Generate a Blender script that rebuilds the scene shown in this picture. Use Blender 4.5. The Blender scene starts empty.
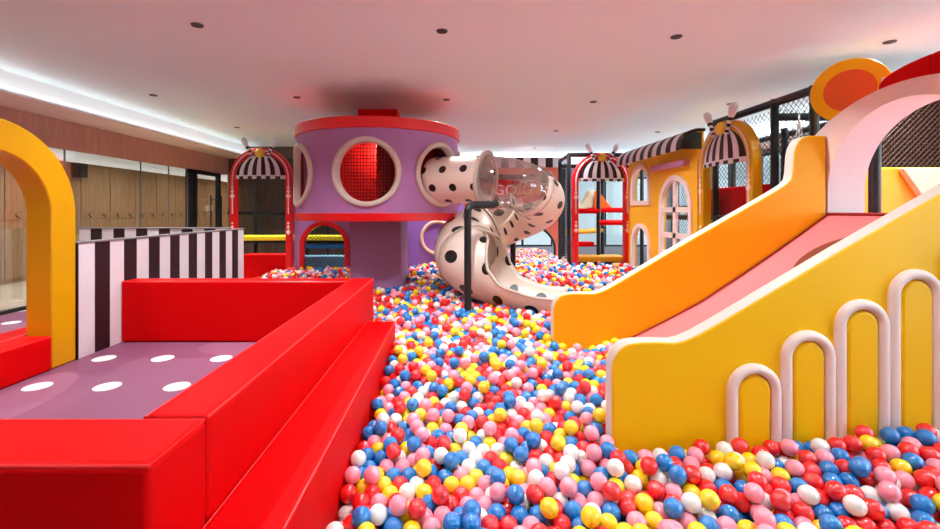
import bpy, bmesh, math, random
import numpy as np
from mathutils import Vector, Matrix
from mathutils.geometry import delaunay_2d_cdt
random.seed(7); rng = np.random.default_rng(7)
PI = math.pi
C = bpy.context.scene.collection
FL, CX, HY, CZ = 443.0, 454.0, 211.0, 1.6        # focal length in px, vanishing point, eye height
FLOOR = 0.343                                     # raised floor round the pit
CEIL = 3.17

# ------------------------------------------------------------------ materials
def lin(c):
    c = c / 255.0
    return c / 12.92 if c <= 0.04045 else ((c + 0.055) / 1.055) ** 2.4
def rgb(r, g, b): return (lin(r), lin(g), lin(b), 1.0)
def new_mat(name):
    m = bpy.data.materials.new(name); m.use_nodes = True
    return m, m.node_tree, m.node_tree.nodes['Principled BSDF']
def mat(name, col, rough=0.45, spec=0.5, bump=0.0, bscale=40.0, metal=0.0, vary=0.0):
    m, nt, p = new_mat(name)
    p.inputs['Base Color'].default_value = col; p.inputs['Roughness'].default_value = rough
    p.inputs['Specular IOR Level'].default_value = spec; p.inputs['Metallic'].default_value = metal
    if bump or vary:
        tc = nt.nodes.new('ShaderNodeTexCoord'); n = nt.nodes.new('ShaderNodeTexNoise')
        n.inputs['Scale'].default_value = bscale; n.inputs['Detail'].default_value = 3
        nt.links.new(tc.outputs['Object'], n.inputs['Vector'])
        if bump:
            b = nt.nodes.new('ShaderNodeBump'); b.inputs['Strength'].default_value = bump; b.inputs['Distance'].default_value = 0.01
            nt.links.new(n.outputs['Fac'], b.inputs['Height']); nt.links.new(b.outputs['Normal'], p.inputs['Normal'])
        if vary:
            mx = nt.nodes.new('ShaderNodeMix'); mx.data_type = 'RGBA'
            mx.inputs[6].default_value = tuple(c * (1 - vary) for c in col[:3]) + (1,)
            mx.inputs[7].default_value = tuple(min(1, c * (1 + vary)) for c in col[:3]) + (1,)
            nt.links.new(n.outputs['Fac'], mx.inputs[0]); nt.links.new(mx.outputs[2], p.inputs['Base Color'])
    return m
def mathn(nt, op, a, b=None, c=None):
    n = nt.nodes.new('ShaderNodeMath'); n.operation = op
    for i, v in enumerate((a, b, c)):
        if v is None: continue
        if isinstance(v, (int, float)): n.inputs[i].default_value = v
        else: nt.links.new(v, n.inputs[i])
    return n.outputs[0]

M = {}
M['red'] = mat('red_vinyl', rgb(212, 3, 7), 0.5, 0.06, 0.08, 9)
M['red_gloss'] = mat('red_paint', rgb(222, 14, 20), 0.28, 0.5)
M['red_pipe'] = mat('red_piping', rgb(240, 40, 40), 0.35, 0.5)
M['yellow'] = mat('yellow_vinyl', rgb(248, 186, 0), 0.45, 0.25, 0.05, 8)
M['golden'] = mat('golden_yellow_vinyl', rgb(220, 156, 0), 0.42, 0.3, 0.05, 8)
M['facade'] = mat('orange_yellow_paint', rgb(245, 180, 40), 0.5, 0.3)
M['cream'] = mat('cream_edging', rgb(208, 192, 180), 0.5, 0.3)
M['pinkwhite'] = mat('pinkish_white_vinyl', rgb(244, 218, 210), 0.5, 0.3, 0.04, 8)
M['white'] = mat('white_vinyl', rgb(232, 230, 234), 0.45, 0.35, 0.04, 8)
M['bedpink'] = mat('pink_slide_vinyl', rgb(236, 118, 122), 0.4, 0.35)
M['darkred'] = mat('dark_red_trim', rgb(150, 22, 25), 0.4)
M['brown'] = mat('brown_vinyl', rgb(120, 48, 34), 0.4)
M['purple'] = mat('purple_drum_paint', rgb(170, 114, 168), 0.45, 0.35)
M['violet'] = mat('violet_paint', rgb(146, 100, 182), 0.5, 0.3)
M['lilac'] = mat('lilac_paint', rgb(172, 122, 168), 0.45, 0.35)
M['mauve'] = mat('mauve_paint', rgb(186, 120, 150), 0.5, 0.3)
M['salmon'] = mat('salmon_paint', rgb(240, 130, 105), 0.55, 0.3)
M['peach'] = mat('peach_ring', rgb(240, 200, 165), 0.5, 0.3)
M['orange'] = mat('orange_vinyl', rgb(226, 92, 22), 0.42, 0.4)
M['stripe_light'] = mat('stripe_light', rgb(228, 216, 220), 0.55, 0.3)
M['stripe_dark'] = mat('stripe_dark', rgb(48, 24, 28), 0.5, 0.3)
M['black'] = mat('black_padding', rgb(26, 26, 30), 0.4, 0.4)
M['net'] = mat('dark_net_cord', rgb(32, 32, 40), 0.7, 0.2)
M['rednet'] = mat('maroon_net_cord', rgb(90, 14, 16), 0.7, 0.2)
M['redin'] = mat('red_inside_lining', rgb(205, 26, 18), 0.5, 0.3)
M['steel'] = mat('brushed_steel', rgb(150, 148, 146), 0.35, 0.5, metal=0.9)
M['dullmetal'] = mat('dull_dark_metal', rgb(84, 80, 78), 0.5, 0.3)
M['grey'] = mat('grey_cap', rgb(128, 120, 118), 0.5)
M['ceil'] = mat('ceiling_paint', rgb(228, 239, 241), 0.9, 0.1)
M['coveface'] = mat('cove_paint', rgb(235, 235, 235), 0.9, 0.1)
M['soffit'] = mat('soffit_paint', rgb(226, 196, 182), 0.9, 0.1)
M['wallgrey'] = mat('grey_wall_paint', rgb(150, 150, 158), 0.8, 0.2)
M['walldark'] = mat('dark_wall_paint', rgb(70, 58, 54), 0.8, 0.2)
M['wallcream'] = mat('cream_wall_paint', rgb(205, 198, 190), 0.8, 0.2)
M['pitfloor'] = mat('pit_floor_foam', rgb(120, 80, 90), 0.8, 0.2)
M['gold'] = mat('golden_ball', rgb(250, 200, 60), 0.3, 0.5)
M['blue'] = mat('blue_vinyl', rgb(30, 110, 170), 0.4, 0.4)
M['netback'] = mat('dark_brown_backing', rgb(44, 27, 20), 0.8, 0.1)
M['lemon'] = mat('lemon_yellow_vinyl', rgb(228, 208, 28), 0.45, 0.3)
M['paleblue'] = mat('pale_blue_vinyl', rgb(120, 165, 190), 0.45, 0.3)
M['rope'] = mat('white_rope', rgb(235, 232, 226), 0.7, 0.2)
M['screen'] = mat('sign_red', rgb(222, 30, 40), 0.5, 0.3)
M['brownnet'] = mat('brown_padding', rgb(78, 52, 42), 0.6, 0.3)
M['creamstripe'] = mat('cream_padding', rgb(238, 230, 196), 0.5, 0.3)
BALLC = [('red', (236, 28, 30)), ('blue', (0, 118, 196)), ('yellow', (252, 212, 8)), ('pink', (250, 150, 168)), ('white', (240, 234, 228))]
for nme, c in BALLC: M['ball_' + nme] = mat(nme + '_ball_plastic', rgb(*c), 0.21, 1.0)

def wood(name, a, b, axis=(12, 12, 0.8)):
    m, nt, p = new_mat(name)
    tc = nt.nodes.new('ShaderNodeTexCoord'); mp = nt.nodes.new('ShaderNodeMapping'); mp.inputs['Scale'].default_value = axis
    n = nt.nodes.new('ShaderNodeTexNoise'); n.inputs['Scale'].default_value = 2.2; n.inputs['Detail'].default_value = 5; n.inputs['Distortion'].default_value = 0.6
    r = nt.nodes.new('ShaderNodeValToRGB'); r.color_ramp.elements[0].position = 0.3; r.color_ramp.elements[1].position = 0.72
    r.color_ramp.elements[0].color = a; r.color_ramp.elements[1].color = b
    nt.links.new(tc.outputs['Object'], mp.inputs['Vector']); nt.links.new(mp.outputs['Vector'], n.inputs['Vector'])
    nt.links.new(n.outputs['Fac'], r.inputs['Fac']); nt.links.new(r.outputs['Color'], p.inputs['Base Color'])
    p.inputs['Roughness'].default_value = 0.45
    return m
M['wood'] = wood('oak_panel', rgb(150, 116, 84), rgb(186, 150, 112))
M['woodred'] = wood('walnut_fascia', rgb(176, 122, 104), rgb(196, 140, 120))
M['wooddark'] = wood('dark_wood_panel', rgb(70, 50, 38), rgb(100, 76, 58))

def tile_mat():
    m, nt, p = new_mat('cream_floor_tile')
    tc = nt.nodes.new('ShaderNodeTexCoord'); b = nt.nodes.new('ShaderNodeTexBrick')
    b.offset = 0.0; b.inputs['Scale'].default_value = 1.0; b.inputs['Brick Width'].default_value = 0.8; b.inputs['Row Height'].default_value = 0.8
    b.inputs['Mortar Size'].default_value = 0.004
    b.inputs['Color1'].default_value = rgb(214, 204, 186); b.inputs['Color2'].default_value = rgb(206, 196, 178); b.inputs['Mortar'].default_value = rgb(150, 140, 128)
    nt.links.new(tc.outputs['Object'], b.inputs['Vector']); nt.links.new(b.outputs['Color'], p.inputs['Base Color'])
    p.inputs['Roughness'].default_value = 0.25
    return m
M['tile'] = tile_mat()

def mat_dotted_mat():
    """plum play mat with a grid of white round dots and large paler ovals (object space, metres)"""
    m, nt, p = new_mat('plum_mat_with_white_dots')
    tc = nt.nodes.new('ShaderNodeTexCoord'); sp = nt.nodes.new('ShaderNodeSeparateXYZ'); nt.links.new(tc.outputs['Object'], sp.inputs[0])
    def cell(v, off, per):
        q = mathn(nt, 'DIVIDE', mathn(nt, 'SUBTRACT', v, off), per)
        return mathn(nt, 'MULTIPLY', mathn(nt, 'SUBTRACT', mathn(nt, 'FRACT', mathn(nt, 'ADD', q, 0.5)), 0.5), per)
    u, v = cell(sp.outputs[0], -2.985, 0.5), cell(sp.outputs[1], 3.175, 0.605)
    d = mathn(nt, 'SQRT', mathn(nt, 'ADD', mathn(nt, 'MULTIPLY', u, u), mathn(nt, 'MULTIPLY', v, v)))
    dot = mathn(nt, 'LESS_THAN', d, 0.085)
    def oval(cx, cy, ax, ay):
        a = mathn(nt, 'DIVIDE', mathn(nt, 'SUBTRACT', sp.outputs[0], cx), ax); b = mathn(nt, 'DIVIDE', mathn(nt, 'SUBTRACT', sp.outputs[1], cy), ay)
        return mathn(nt, 'LESS_THAN', mathn(nt, 'ADD', mathn(nt, 'MULTIPLY', a, a), mathn(nt, 'MULTIPLY', b, b)), 1.0)
    ov = mathn(nt, 'MAXIMUM', oval(-3.0, 2.7, 0.32, 0.75), mathn(nt, 'MAXIMUM', oval(-1.6, 4.1, 0.75, 0.3), oval(-4.6, 4.4, 0.4, 0.9)))
    mx = nt.nodes.new('ShaderNodeMix'); mx.data_type = 'RGBA'; mx.inputs[6].default_value = rgb(132, 76, 104); mx.inputs[7].default_value = rgb(148, 92, 118)
    nt.links.new(ov, mx.inputs[0])
    m2 = nt.nodes.new('ShaderNodeMix'); m2.data_type = 'RGBA'; m2.inputs[7].default_value = rgb(240, 232, 226)
    nt.links.new(dot, m2.inputs[0]); nt.links.new(mx.outputs[2], m2.inputs[6]); nt.links.new(m2.outputs[2], p.inputs['Base Color'])
    p.inputs['Roughness'].default_value = 0.45; p.inputs['Specular IOR Level'].default_value = 0.2
    return m
M['mat'] = mat_dotted_mat()

def mat_spots():
    """cream plastic with staggered black round spots, from the tube's own UV in metres"""
    m, nt, p = new_mat('cream_plastic_black_spots')
    uvn = nt.nodes.new('ShaderNodeUVMap'); uvn.uv_map = 'UVMap'
    sp = nt.nodes.new('ShaderNodeSeparateXYZ'); nt.links.new(uvn.outputs[0], sp.inputs[0])
    v = mathn(nt, 'DIVIDE', sp.outputs[1], 0.235); row = mathn(nt, 'FLOOR', v)
    par = mathn(nt, 'MULTIPLY', mathn(nt, 'FRACT', mathn(nt, 'MULTIPLY', row, 0.5)), 1.0)
    u = mathn(nt, 'ADD', mathn(nt, 'DIVIDE', sp.outputs[0], 0.29), par)
    fu = mathn(nt, 'MULTIPLY', mathn(nt, 'SUBTRACT', mathn(nt, 'FRACT', u), 0.5), 0.29)
    fv = mathn(nt, 'MULTIPLY', mathn(nt, 'SUBTRACT', mathn(nt, 'FRACT', v), 0.5), 0.235)
    d = mathn(nt, 'SQRT', mathn(nt, 'ADD', mathn(nt, 'MULTIPLY', fu, fu), mathn(nt, 'MULTIPLY', fv, fv)))
    mx = nt.nodes.new('ShaderNodeMix'); mx.data_type = 'RGBA'; mx.inputs[6].default_value = rgb(240, 222, 208); mx.inputs[7].default_value = rgb(30, 22, 20)
    nt.links.new(mathn(nt, 'LESS_THAN', d, 0.05), mx.inputs[0]); nt.links.new(mx.outputs[2], p.inputs['Base Color'])
    p.inputs['Roughness'].default_value = 0.3
    return m
M['spots'] = mat_spots()

def mat_clear(name, tint, lo, hi):
    m = bpy.data.materials.new(name); m.use_nodes = True; nt = m.node_tree
    nt.nodes.remove(nt.nodes['Principled BSDF']); out = nt.nodes['Material Output']
    t = nt.nodes.new('ShaderNodeBsdfTransparent'); t.inputs[0].default_value = tint
    g = nt.nodes.new('ShaderNodeBsdfGlossy'); g.inputs['Roughness'].default_value = 0.06
    lw = nt.nodes.new('ShaderNodeLayerWeight'); lw.inputs['Blend'].default_value = 0.35
    mr = nt.nodes.new('ShaderNodeMapRange'); mr.inputs['To Min'].default_value = lo; mr.inputs['To Max'].default_value = hi
    mx = nt.nodes.new('ShaderNodeMixShader')
    nt.links.new(lw.outputs['Facing'], mr.inputs['Value']); nt.links.new(mr.outputs[0], mx.inputs[0])
    nt.links.new(t.outputs[0], mx.inputs[1]); nt.links.new(g.outputs[0], mx.inputs[2]); nt.links.new(mx.outputs[0], out.inputs['Surface'])
    return m
M['clear'] = mat_clear('clear_acrylic', (0.95, 0.92, 0.92, 1), 0.06, 0.6)
M['glass'] = mat_clear('window_glass', (0.93, 0.95, 0.95, 1), 0.05, 0.35)
def mat_emit(name, col, s):
    m = bpy.data.materials.new(name); m.use_nodes = True; nt = m.node_tree
    nt.nodes.remove(nt.nodes['Principled BSDF']); e = nt.nodes.new('ShaderNodeEmission'); e.inputs[0].default_value = col; e.inputs[1].default_value = s
    nt.links.new(e.outputs[0], nt.nodes['Material Output'].inputs['Surface']); return m
M['led'] = mat_emit('led_strip', (0.90, 0.98, 1.0, 1), 5.0)
M['led_bright'] = mat_emit('led_strip_bright', (0.76, 0.94, 1.0, 1), 100)
M['led_soft'] = mat_emit('led_strip_corridor', (1, 0.96, 0.9, 1), 4)

# ------------------------------------------------------------------ mesh builder
class MB:
    def __init__(s): s.v = []; s.f = []; s.m = []; s.uv = None
    def add(s, verts, faces, mi=0):
        o = len(s.v); s.v += [tuple(p) for p in verts]
        for k, f in enumerate(faces):
            s.f.append([o + i for i in f]); s.m.append(mi if isinstance(mi, int) else mi[k])
        return s
    def box(s, x0, x1, y0, y1, z0, z1, mi=0, rot=0.0):
        v = [(x, y, z) for z in (z0, z1) for y in (y0, y1) for x in (x0, x1)]
        if rot:
            cx, cy = (x0 + x1) / 2, (y0 + y1) / 2; c, sn = math.cos(rot), math.sin(rot)
            v = [(cx + (x - cx) * c - (y - cy) * sn, cy + (x - cx) * sn + (y - cy) * c, z) for x, y, z in v]
        return s.add(v, [(0, 2, 3, 1), (4, 5, 7, 6), (0, 1, 5, 4), (2, 6, 7, 3), (0, 4, 6, 2), (1, 3, 7, 5)], mi)
    def tube(s, pts, r, seg=10, mi=0, closed=False):
        pts = [Vector(p) for p in pts]; n = len(pts); rings = []; ref = None
        for i, p in enumerate(pts):
            a = pts[(i - 1) % n] if (closed or i > 0) else p; b = pts[(i + 1) % n] if (closed or i < n - 1) else p
            t = (b - a).normalized()
            if ref is None: ref = t.orthogonal().normalized()
            ref = (ref - t * ref.dot(t)).normalized(); w = t.cross(ref)
            rr = r[i] if isinstance(r, (list, tuple)) else r
            rings.append([p + ref * (rr * math.cos(2 * PI * k / seg)) + w * (rr * math.sin(2 * PI * k / seg)) for k in range(seg)])
        v = [q for ring in rings for q in ring]; f = []
        for i in range(n if closed else n - 1):
            j = (i + 1) % n
            for k in range(seg):
                k2 = (k + 1) % seg; f.append((i * seg + k, i * seg + k2, j * seg + k2, j * seg + k))
        if not closed: f += [tuple(range(seg))[::-1], tuple((n - 1) * seg + k for k in range(seg))]
        return s.add(v, f, mi)
    def lathe(s, prof, org=(0, 0, 0), axis=(0, 0, 1), seg=24, mi=0, mis=None):
        ax = Vector(axis).normalized(); e1 = ax.orthogonal().normalized(); e2 = ax.cross(e1); o = Vector(org); v = []; f = []; ml = []
        for r, h in prof:
            for k in range(seg):
                a = 2 * PI * k / seg; v.append(o + ax * h + e1 * (r * math.cos(a)) + e2 * (r * math.sin(a)))
        for i in range(len(prof) - 1):
            for k in range(seg):
                k2 = (k + 1) % seg; f.append((i * seg + k, i * seg + k2, (i + 1) * seg + k2, (i + 1) * seg + k)); ml.append(mis[i] if mis else mi)
        if prof[0][0] > 1e-4: f.append(tuple(range(seg))[::-1]); ml.append(mis[0] if mis else mi)
        if prof[-1][0] > 1e-4: f.append(tuple((len(prof) - 1) * seg + k for k in range(seg))); ml.append(mis[-1] if mis else mi)
        return s.add(v, f, ml)
    def prism(s, out, t0, t1, mp, mi=0, side=None):
        """closed outline in 2D, extruded t0..t1; mp(u, w, t) gives the point"""
        n = len(out); v = [mp(u, w, t0) for u, w in out] + [mp(u, w, t1) for u, w in out]
        side = mi if side is None else side
        f = [tuple(range(n)), tuple(range(2 * n - 1, n - 1, -1))] + [(i, i + n, (i + 1) % n + n, (i + 1) % n) for i in range(n)]
        return s.add(v, f, [mi, mi] + [side] * n)
    def plate(s, out, holes, t0, t1, mp, mi=0, side=None, hole_side=None, steiner=()):
        """outline with holes, triangulated, extruded t0..t1"""
        vs = []; es = []
        for loop in [out] + list(holes):
            o = len(vs); n = len(loop); vs += [Vector(p) for p in loop]; es += [(o + i, o + (i + 1) % n) for i in range(n)]
        vs += [Vector(p) for p in steiner]
        rv, re, rf, ov, oe, of = delaunay_2d_cdt(vs, es, [], 0, 1e-6)
        def inside(loop, x, y):
            c = False; j = len(loop) - 1
            for i in range(len(loop)):
                (xi, yi), (xj, yj) = loop[i][:2], loop[j][:2]
                if (yi > y) != (yj > y) and x < (xj - xi) * (y - yi) / (yj - yi) + xi: c = not c
                j = i
            return c
        keep = []
        for f in rf:
            x = sum(rv[i][0] for i in f) / len(f); y = sum(rv[i][1] for i in f) / len(f)
            if inside(out, x, y) and not any(inside(h, x, y) for h in holes): keep.append(f)
        rf = keep
        n = len(rv); side = mi if side is None else side; hs = side if hole_side is None else hole_side
        v = [mp(p[0], p[1], t0) for p in rv] + [mp(p[0], p[1], t1) for p in rv]
        cnt = {}
        for f in rf:
            for i in range(len(f)):
                a, b = f[i], f[(i + 1) % len(f)]; cnt[(a, b)] = 1
        faces = [tuple(f) for f in rf] + [tuple(i + n for i in reversed(f)) for f in rf]; ml = [mi] * len(faces)
        outset = set()
        for k, p in enumerate(ov):
            if any(q < len(out) for q in p): outset.add(k)
        for (a, b) in cnt:
            if (b, a) not in cnt:
                faces.append((b, a, a + n, b + n)); ml.append(side if a in outset else hs)
        return s.add(v, faces, ml)
    def build(s, name, mats, parent=None, smooth=True, bevel=0.0, bseg=2, solid=0.0, angle=35, pivot=None):
        off = Vector((0, 0, 0)); p = parent
        while p is not None: off += p.location; p = p.parent
        loc = Vector((0, 0, 0))
        if parent is None:
            a = np.array(s.v); loc = Vector(((a[:, 0].min() + a[:, 0].max()) / 2, (a[:, 1].min() + a[:, 1].max()) / 2, a[:, 2].min()))
            if pivot is not None: loc = Vector(pivot)
            off = loc
        me = bpy.data.meshes.new(name)
        me.from_pydata([(x - off.x, y - off.y, z - off.z) for x, y, z in s.v], [], s.f)
        if not isinstance(mats, (list, tuple)): mats = [mats]
        for m in mats: me.materials.append(M[m] if isinstance(m, str) else m)
        me.polygons.foreach_set('material_index', s.m)
        if s.uv is not None:
            l = me.uv_layers.new(name='UVMap'); vi = np.zeros(len(me.loops), int); me.loops.foreach_get('vertex_index', vi)
            l.data.foreach_set('uv', np.array(s.uv, float)[vi].ravel())
        bm = bmesh.new(); bm.from_mesh(me); bmesh.ops.recalc_face_normals(bm, faces=bm.faces); bm.to_mesh(me); bm.free()
        if smooth:
            me.polygons.foreach_set('use_smooth', [True] * len(me.polygons))
            me.set_sharp_from_angle(angle=math.radians(angle))
        o = bpy.data.objects.new(name, me); C.objects.link(o); o.location = loc
        if parent is not None: o.parent = parent
        if solid:
            q = o.modifiers.new('thickness', 'SOLIDIFY'); q.thickness = solid; q.offset = -1
        if bevel:
            q = o.modifiers.new('rounding', 'BEVEL'); q.width = bevel; q.segments = bseg; q.limit_method = 'ANGLE'; q.angle_limit = math.radians(40); q.harden_normals = False
        return o

def thing(name, label, cat, loc, group=None):
    o = bpy.data.objects.new(name, None); C.objects.link(o); o.location = loc; o.empty_display_size = 0.1
    return tag(o, label, cat, group)
def tag(o, label=None, cat=None, group=None, kind=None):
    for k, v in (('label', label), ('category', cat), ('group', group), ('kind', kind)):
        if v: o[k] = v
    return o
def struct(o): o['kind'] = 'structure'; return o
def copy_tree(o, parent=None):
    c = o.copy(); C.objects.link(c); c.parent = parent
    for ch in o.children: copy_tree(ch, c)
    return c
XZ = lambda y0: (lambda u, w, t: (u, y0 + t, w))        # frontal plates
YZ = lambda x0: (lambda u, w, t: (x0 + t, u, w))        # plates along the depth
def arc(cx, cy, r, a0, a1, n, ry=None):
    ry = r if ry is None else ry
    return [(cx + r * math.cos(math.radians(a0 + (a1 - a0) * i / n)), cy + ry * math.sin(math.radians(a0 + (a1 - a0) * i / n))) for i in range(n + 1)]
def arch_outline(u0, u1, zb, zt, n=20, ry=None):
    r = (u1 - u0) / 2; ry = r if ry is None else ry
    return [(u0, zb), (u1, zb)] + arc((u0 + u1) / 2, zt - ry, r, 0, 180, n, ry)
def net(mb, u0, u1, w0, w1, cell, r, mp, inside=None, diag=True, mi=0):
    """cords of a net clipped to a rectangle (and to inside(u,w) when given)"""
    segs = []
    def clip(p, d):
        t0, t1 = -1e9, 1e9
        for a, lo, hi in ((0, u0, u1), (1, w0, w1)):
            if abs(d[a]) < 1e-9:
                if p[a] < lo or p[a] > hi: return None
            else:
                ta, tb = (lo - p[a]) / d[a], (hi - p[a]) / d[a]
                t0, t1 = max(t0, min(ta, tb)), min(t1, max(ta, tb))
        return (t0, t1) if t1 - t0 > 1e-4 else None
    dirs = [(0.707, 0.707), (0.707, -0.707)] if diag else [(1, 0), (0, 1)]
    L = (u1 - u0) + (w1 - w0)
    for d in dirs:
        nrm = (-d[1], d[0]); c = ((u0 + u1) / 2, (w0 + w1) / 2); k = int(L / cell) + 1
        for i in range(-k, k + 1):
            p = (c[0] + nrm[0] * i * cell, c[1] + nrm[1] * i * cell); t = clip(p, d)
            if t is None: continue
            if inside is None: segs.append((p, d, t)); continue
            ts = np.linspace(t[0], t[1], 60); ok = [inside(p[0] + d[0] * q, p[1] + d[1] * q) for q in ts]; st = None
            for q, g in zip(ts, ok):
                if g and st is None: st = q
                if st is not None and (not g): segs.append((p, d, (st, q))); st = None
            if st is not None: segs.append((p, d, (st, ts[-1])))
    for p, d, t in segs:
        a = (p[0] + d[0] * t[0], p[1] + d[1] * t[0]); b = (p[0] + d[0] * t[1], p[1] + d[1] * t[1]); nr = (-d[1] * r, d[0] * r); v = []
        for q in (a, b):
            v += [mp(q[0] + nr[0], q[1] + nr[1], 0), mp(q[0], q[1], r), mp(q[0] - nr[0], q[1] - nr[1], 0), mp(q[0], q[1], -r)]
        mb.add(v, [(i, (i + 1) % 4, (i + 1) % 4 + 4, i + 4) for i in range(4)], mi)
    return mb

# ------------------------------------------------------------------ camera
cd = bpy.data.cameras.new('camera'); cam = bpy.data.objects.new('camera', cd); C.objects.link(cam)
cam.location = (0, 0, CZ); cam.rotation_euler = (PI / 2, 0, 0)
cd.sensor_width = 36; cd.lens = FL / 940 * 36
cd.shift_x = (470 - CX) / 940; cd.shift_y = -(264.5 - HY) / 940
cd.clip_start = 0.05
bpy.context.scene.camera = cam

# ------------------------------------------------------------------ room shell
XG = -5.5                                          # glass partition line
def sbox(name, m, *b, bevel=0.0): return struct(MB().box(*b).build(name, m, bevel=bevel))
X0, X1, Y0, Y1 = -8.3, 6.6, -3.0, 13.2
WINY = (-2.7, -0.95, 0.8, 2.55, 4.3, 6.1, 7.9, 9.7, 11.4)
sbox('floor', 'tile', X0, -3.66, Y0, 16.35, FLOOR - 0.1, FLOOR - 0.012)
sbox('floor_pit', 'pitfloor', -3.66, X1, Y0, Y1, -0.12, -0.02)
sbox('ceiling', 'ceil', -4.83 - 0.45, X1, Y0, Y1, CEIL, CEIL + 0.1)
sbox('ceiling_corridor', 'ceil', X0, XG - 0.1, Y0, 16.35, 2.86, 2.96)
# cove: lip with lamp strip behind it, soffit, fascia
sbox('trim_1', 'soffit', XG, -4.83, Y0, Y1, 2.875, 2.885)
sbox('trim_2', 'coveface', -4.85, -4.83, Y0, Y1, 2.885, 2.905)
sbox('trim_3', 'woodred', XG - 0.1, XG, Y0, 10.8, 2.48, 2.95)
sbox('trim_4', 'coveface', XG, -5.02, Y0, Y1, 2.886, CEIL + 0.1)
led = MB().box(-4.97, -4.90, Y0, Y1, 2.886, 2.893).build('cove_light_strip', 'led')
for k, (b, l) in enumerate((((5.9, 6.45, Y0, 13.0, 2.88, 2.9), (6.0, 6.07, Y0, 12.3, 2.901, 2.909)), ((-1.8, 5.9, 12.4, 13.0, 2.88, 2.9), (-1.7, 5.9, 12.5, 12.57, 2.901, 2.909)), ((-4.8, 5.9, Y0, -2.4, 2.88, 2.9), (-4.7, 5.9, -2.57, -2.5, 2.901, 2.909)))):  # last slab and strip, behind the viewer, are added fill for the near ceiling
    sbox('trim_%d' % (5 + k), 'soffit', *b)
    tag(MB().box(*l).build('cove_light_strip', 'led_bright'), ('white light strip lying in the cove over the window wall', 'white light strip lying in the cove over the back wall', 'added white fill light strip on an unseen ledge behind the viewer')[k], 'light')
tag(led, 'white light strip hidden in the cove along the glass wall', 'light')
# outer walls
sbox('wall_corridor_side', 'wood', XG - 0.1, XG, 10.95, 16.35, FLOOR - 0.1, 2.95)
sbox('wall_back_left', 'wooddark', XG, -1.8, 10.8, 10.95, -0.1, CEIL)
struct(MB().plate([(-1.8, -0.1), (X1, -0.1), (X1, CEIL), (-1.8, CEIL)], [[(-0.6, 0.55), (2.9, 0.55), (2.9, 2.3), (-0.6, 2.3)], [(3.6, 0.55), (6.2, 0.55), (6.2, 2.6), (3.6, 2.6)]], 0, 0.15, XZ(13.05)).build('wall_back', 'wallgrey'))
struct(MB().plate([(Y0, -0.1), (13.05, -0.1), (13.05, CEIL), (Y0, CEIL)], [[(a, 0.6), (a + 1.5, 0.6), (a + 1.5, 2.8), (a, 2.8)] for a in WINY], 0, 0.15, YZ(6.45)).build('wall_right', 'wallgrey'))
sbox('wall_front', 'walldark', X0, X1, Y0 - 0.15, Y0, -0.1, CEIL)
sbox('wall_left', 'wood', X0 - 0.15, X0, Y0, 16.35, -0.1, 2.96)
sbox('wall_corridor_end', 'wood', X0, XG, 16.2, 16.35, FLOOR - 0.1, 2.95)
def window(n, mpf, u0, u1, w0, w1, cols):
    fr = MB()
    for k in range(cols + 1):
        u = u0 + (u1 - u0) * k / cols; a, b = max(u0, u - 0.03), min(u1, u + 0.03)
        fr.prism([(a, w0), (b, w0), (b, w1), (a, w1)], 0.03, 0.1, mpf)
    for w in (w0, (w0 + w1) * 0.5, w1 - 0.05): fr.prism([(u0, w), (u1, w), (u1, w + 0.05), (u0, w + 0.05)], 0.03, 0.1, mpf)
    o = struct(fr.build('window_%d' % n, 'black', bevel=0.004))
    MB().prism([(u0, w0), (u1, w0), (u1, w1), (u0, w1)], 0.06, 0.068, mpf).build('pane', 'glass', o)
for i, a in enumerate(WINY): window(i + 1, YZ(6.45), a, a + 1.5, 0.6, 2.8, 2)
window(10, XZ(13.05), -0.6, 2.9, 0.55, 2.3, 4); window(11, XZ(13.05), 3.6, 6.2, 0.55, 2.6, 3)

# glass partition with joints, sill and the black framed door
gy = [-3.0, 1.5, 3.2, 4.7, 6.3, 7.83, 8.6, 9.2]
gw = struct(MB().box(XG - 0.07, XG - 0.0, -3, 9.2, FLOOR - 0.012, FLOOR + 0.03).build('window_12', 'black'))
for a, b in zip(gy[:-1], gy[1:]):
    MB().box(XG - 0.045, XG - 0.033, a + 0.006, b - 0.006, FLOOR + 0.03, 2.48).build('pane', 'glass', gw)
    MB().box(XG - 0.05, XG - 0.028, b - 0.006, b + 0.006, FLOOR + 0.03, 2.48).build('glazing_joint', 'grey', gw)
d = MB()
for y in (9.2, 9.4, 10.35): d.box(XG - 0.08, XG + 0.02, y, y + (0.12 if y < 9.3 else 0.07), FLOOR - 0.012, 2.48)
d.box(XG - 0.08, XG + 0.02, 9.2, 10.42, 2.4, 2.48)
door = struct(d.build('door_1', 'black', bevel=0.004))
MB().box(XG - 0.04, XG - 0.03, 9.47, 10.35, FLOOR, 2.4).build('pane', 'glass', door)
h = MB()
for y in (9.86, 10.3): h.tube([(XG + 0.09, y, 0.95), (XG + 0.09, y, 1.95)], 0.016, 8)
h.tube([(XG + 0.09, 9.86, 1.86), (XG + 0.09, 10.3, 1.86)], 0.012, 8); h.tube([(XG + 0.09, 9.9, 1.05), (XG - 0.03, 9.9, 1.05)], 0.012, 8)
h.build('door_handle', 'black', door)
MB().box(XG + 0.0, XG + 0.02, 9.95, 10.05, 1.6, 1.72).build('lock_plate', 'white', door)

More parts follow.
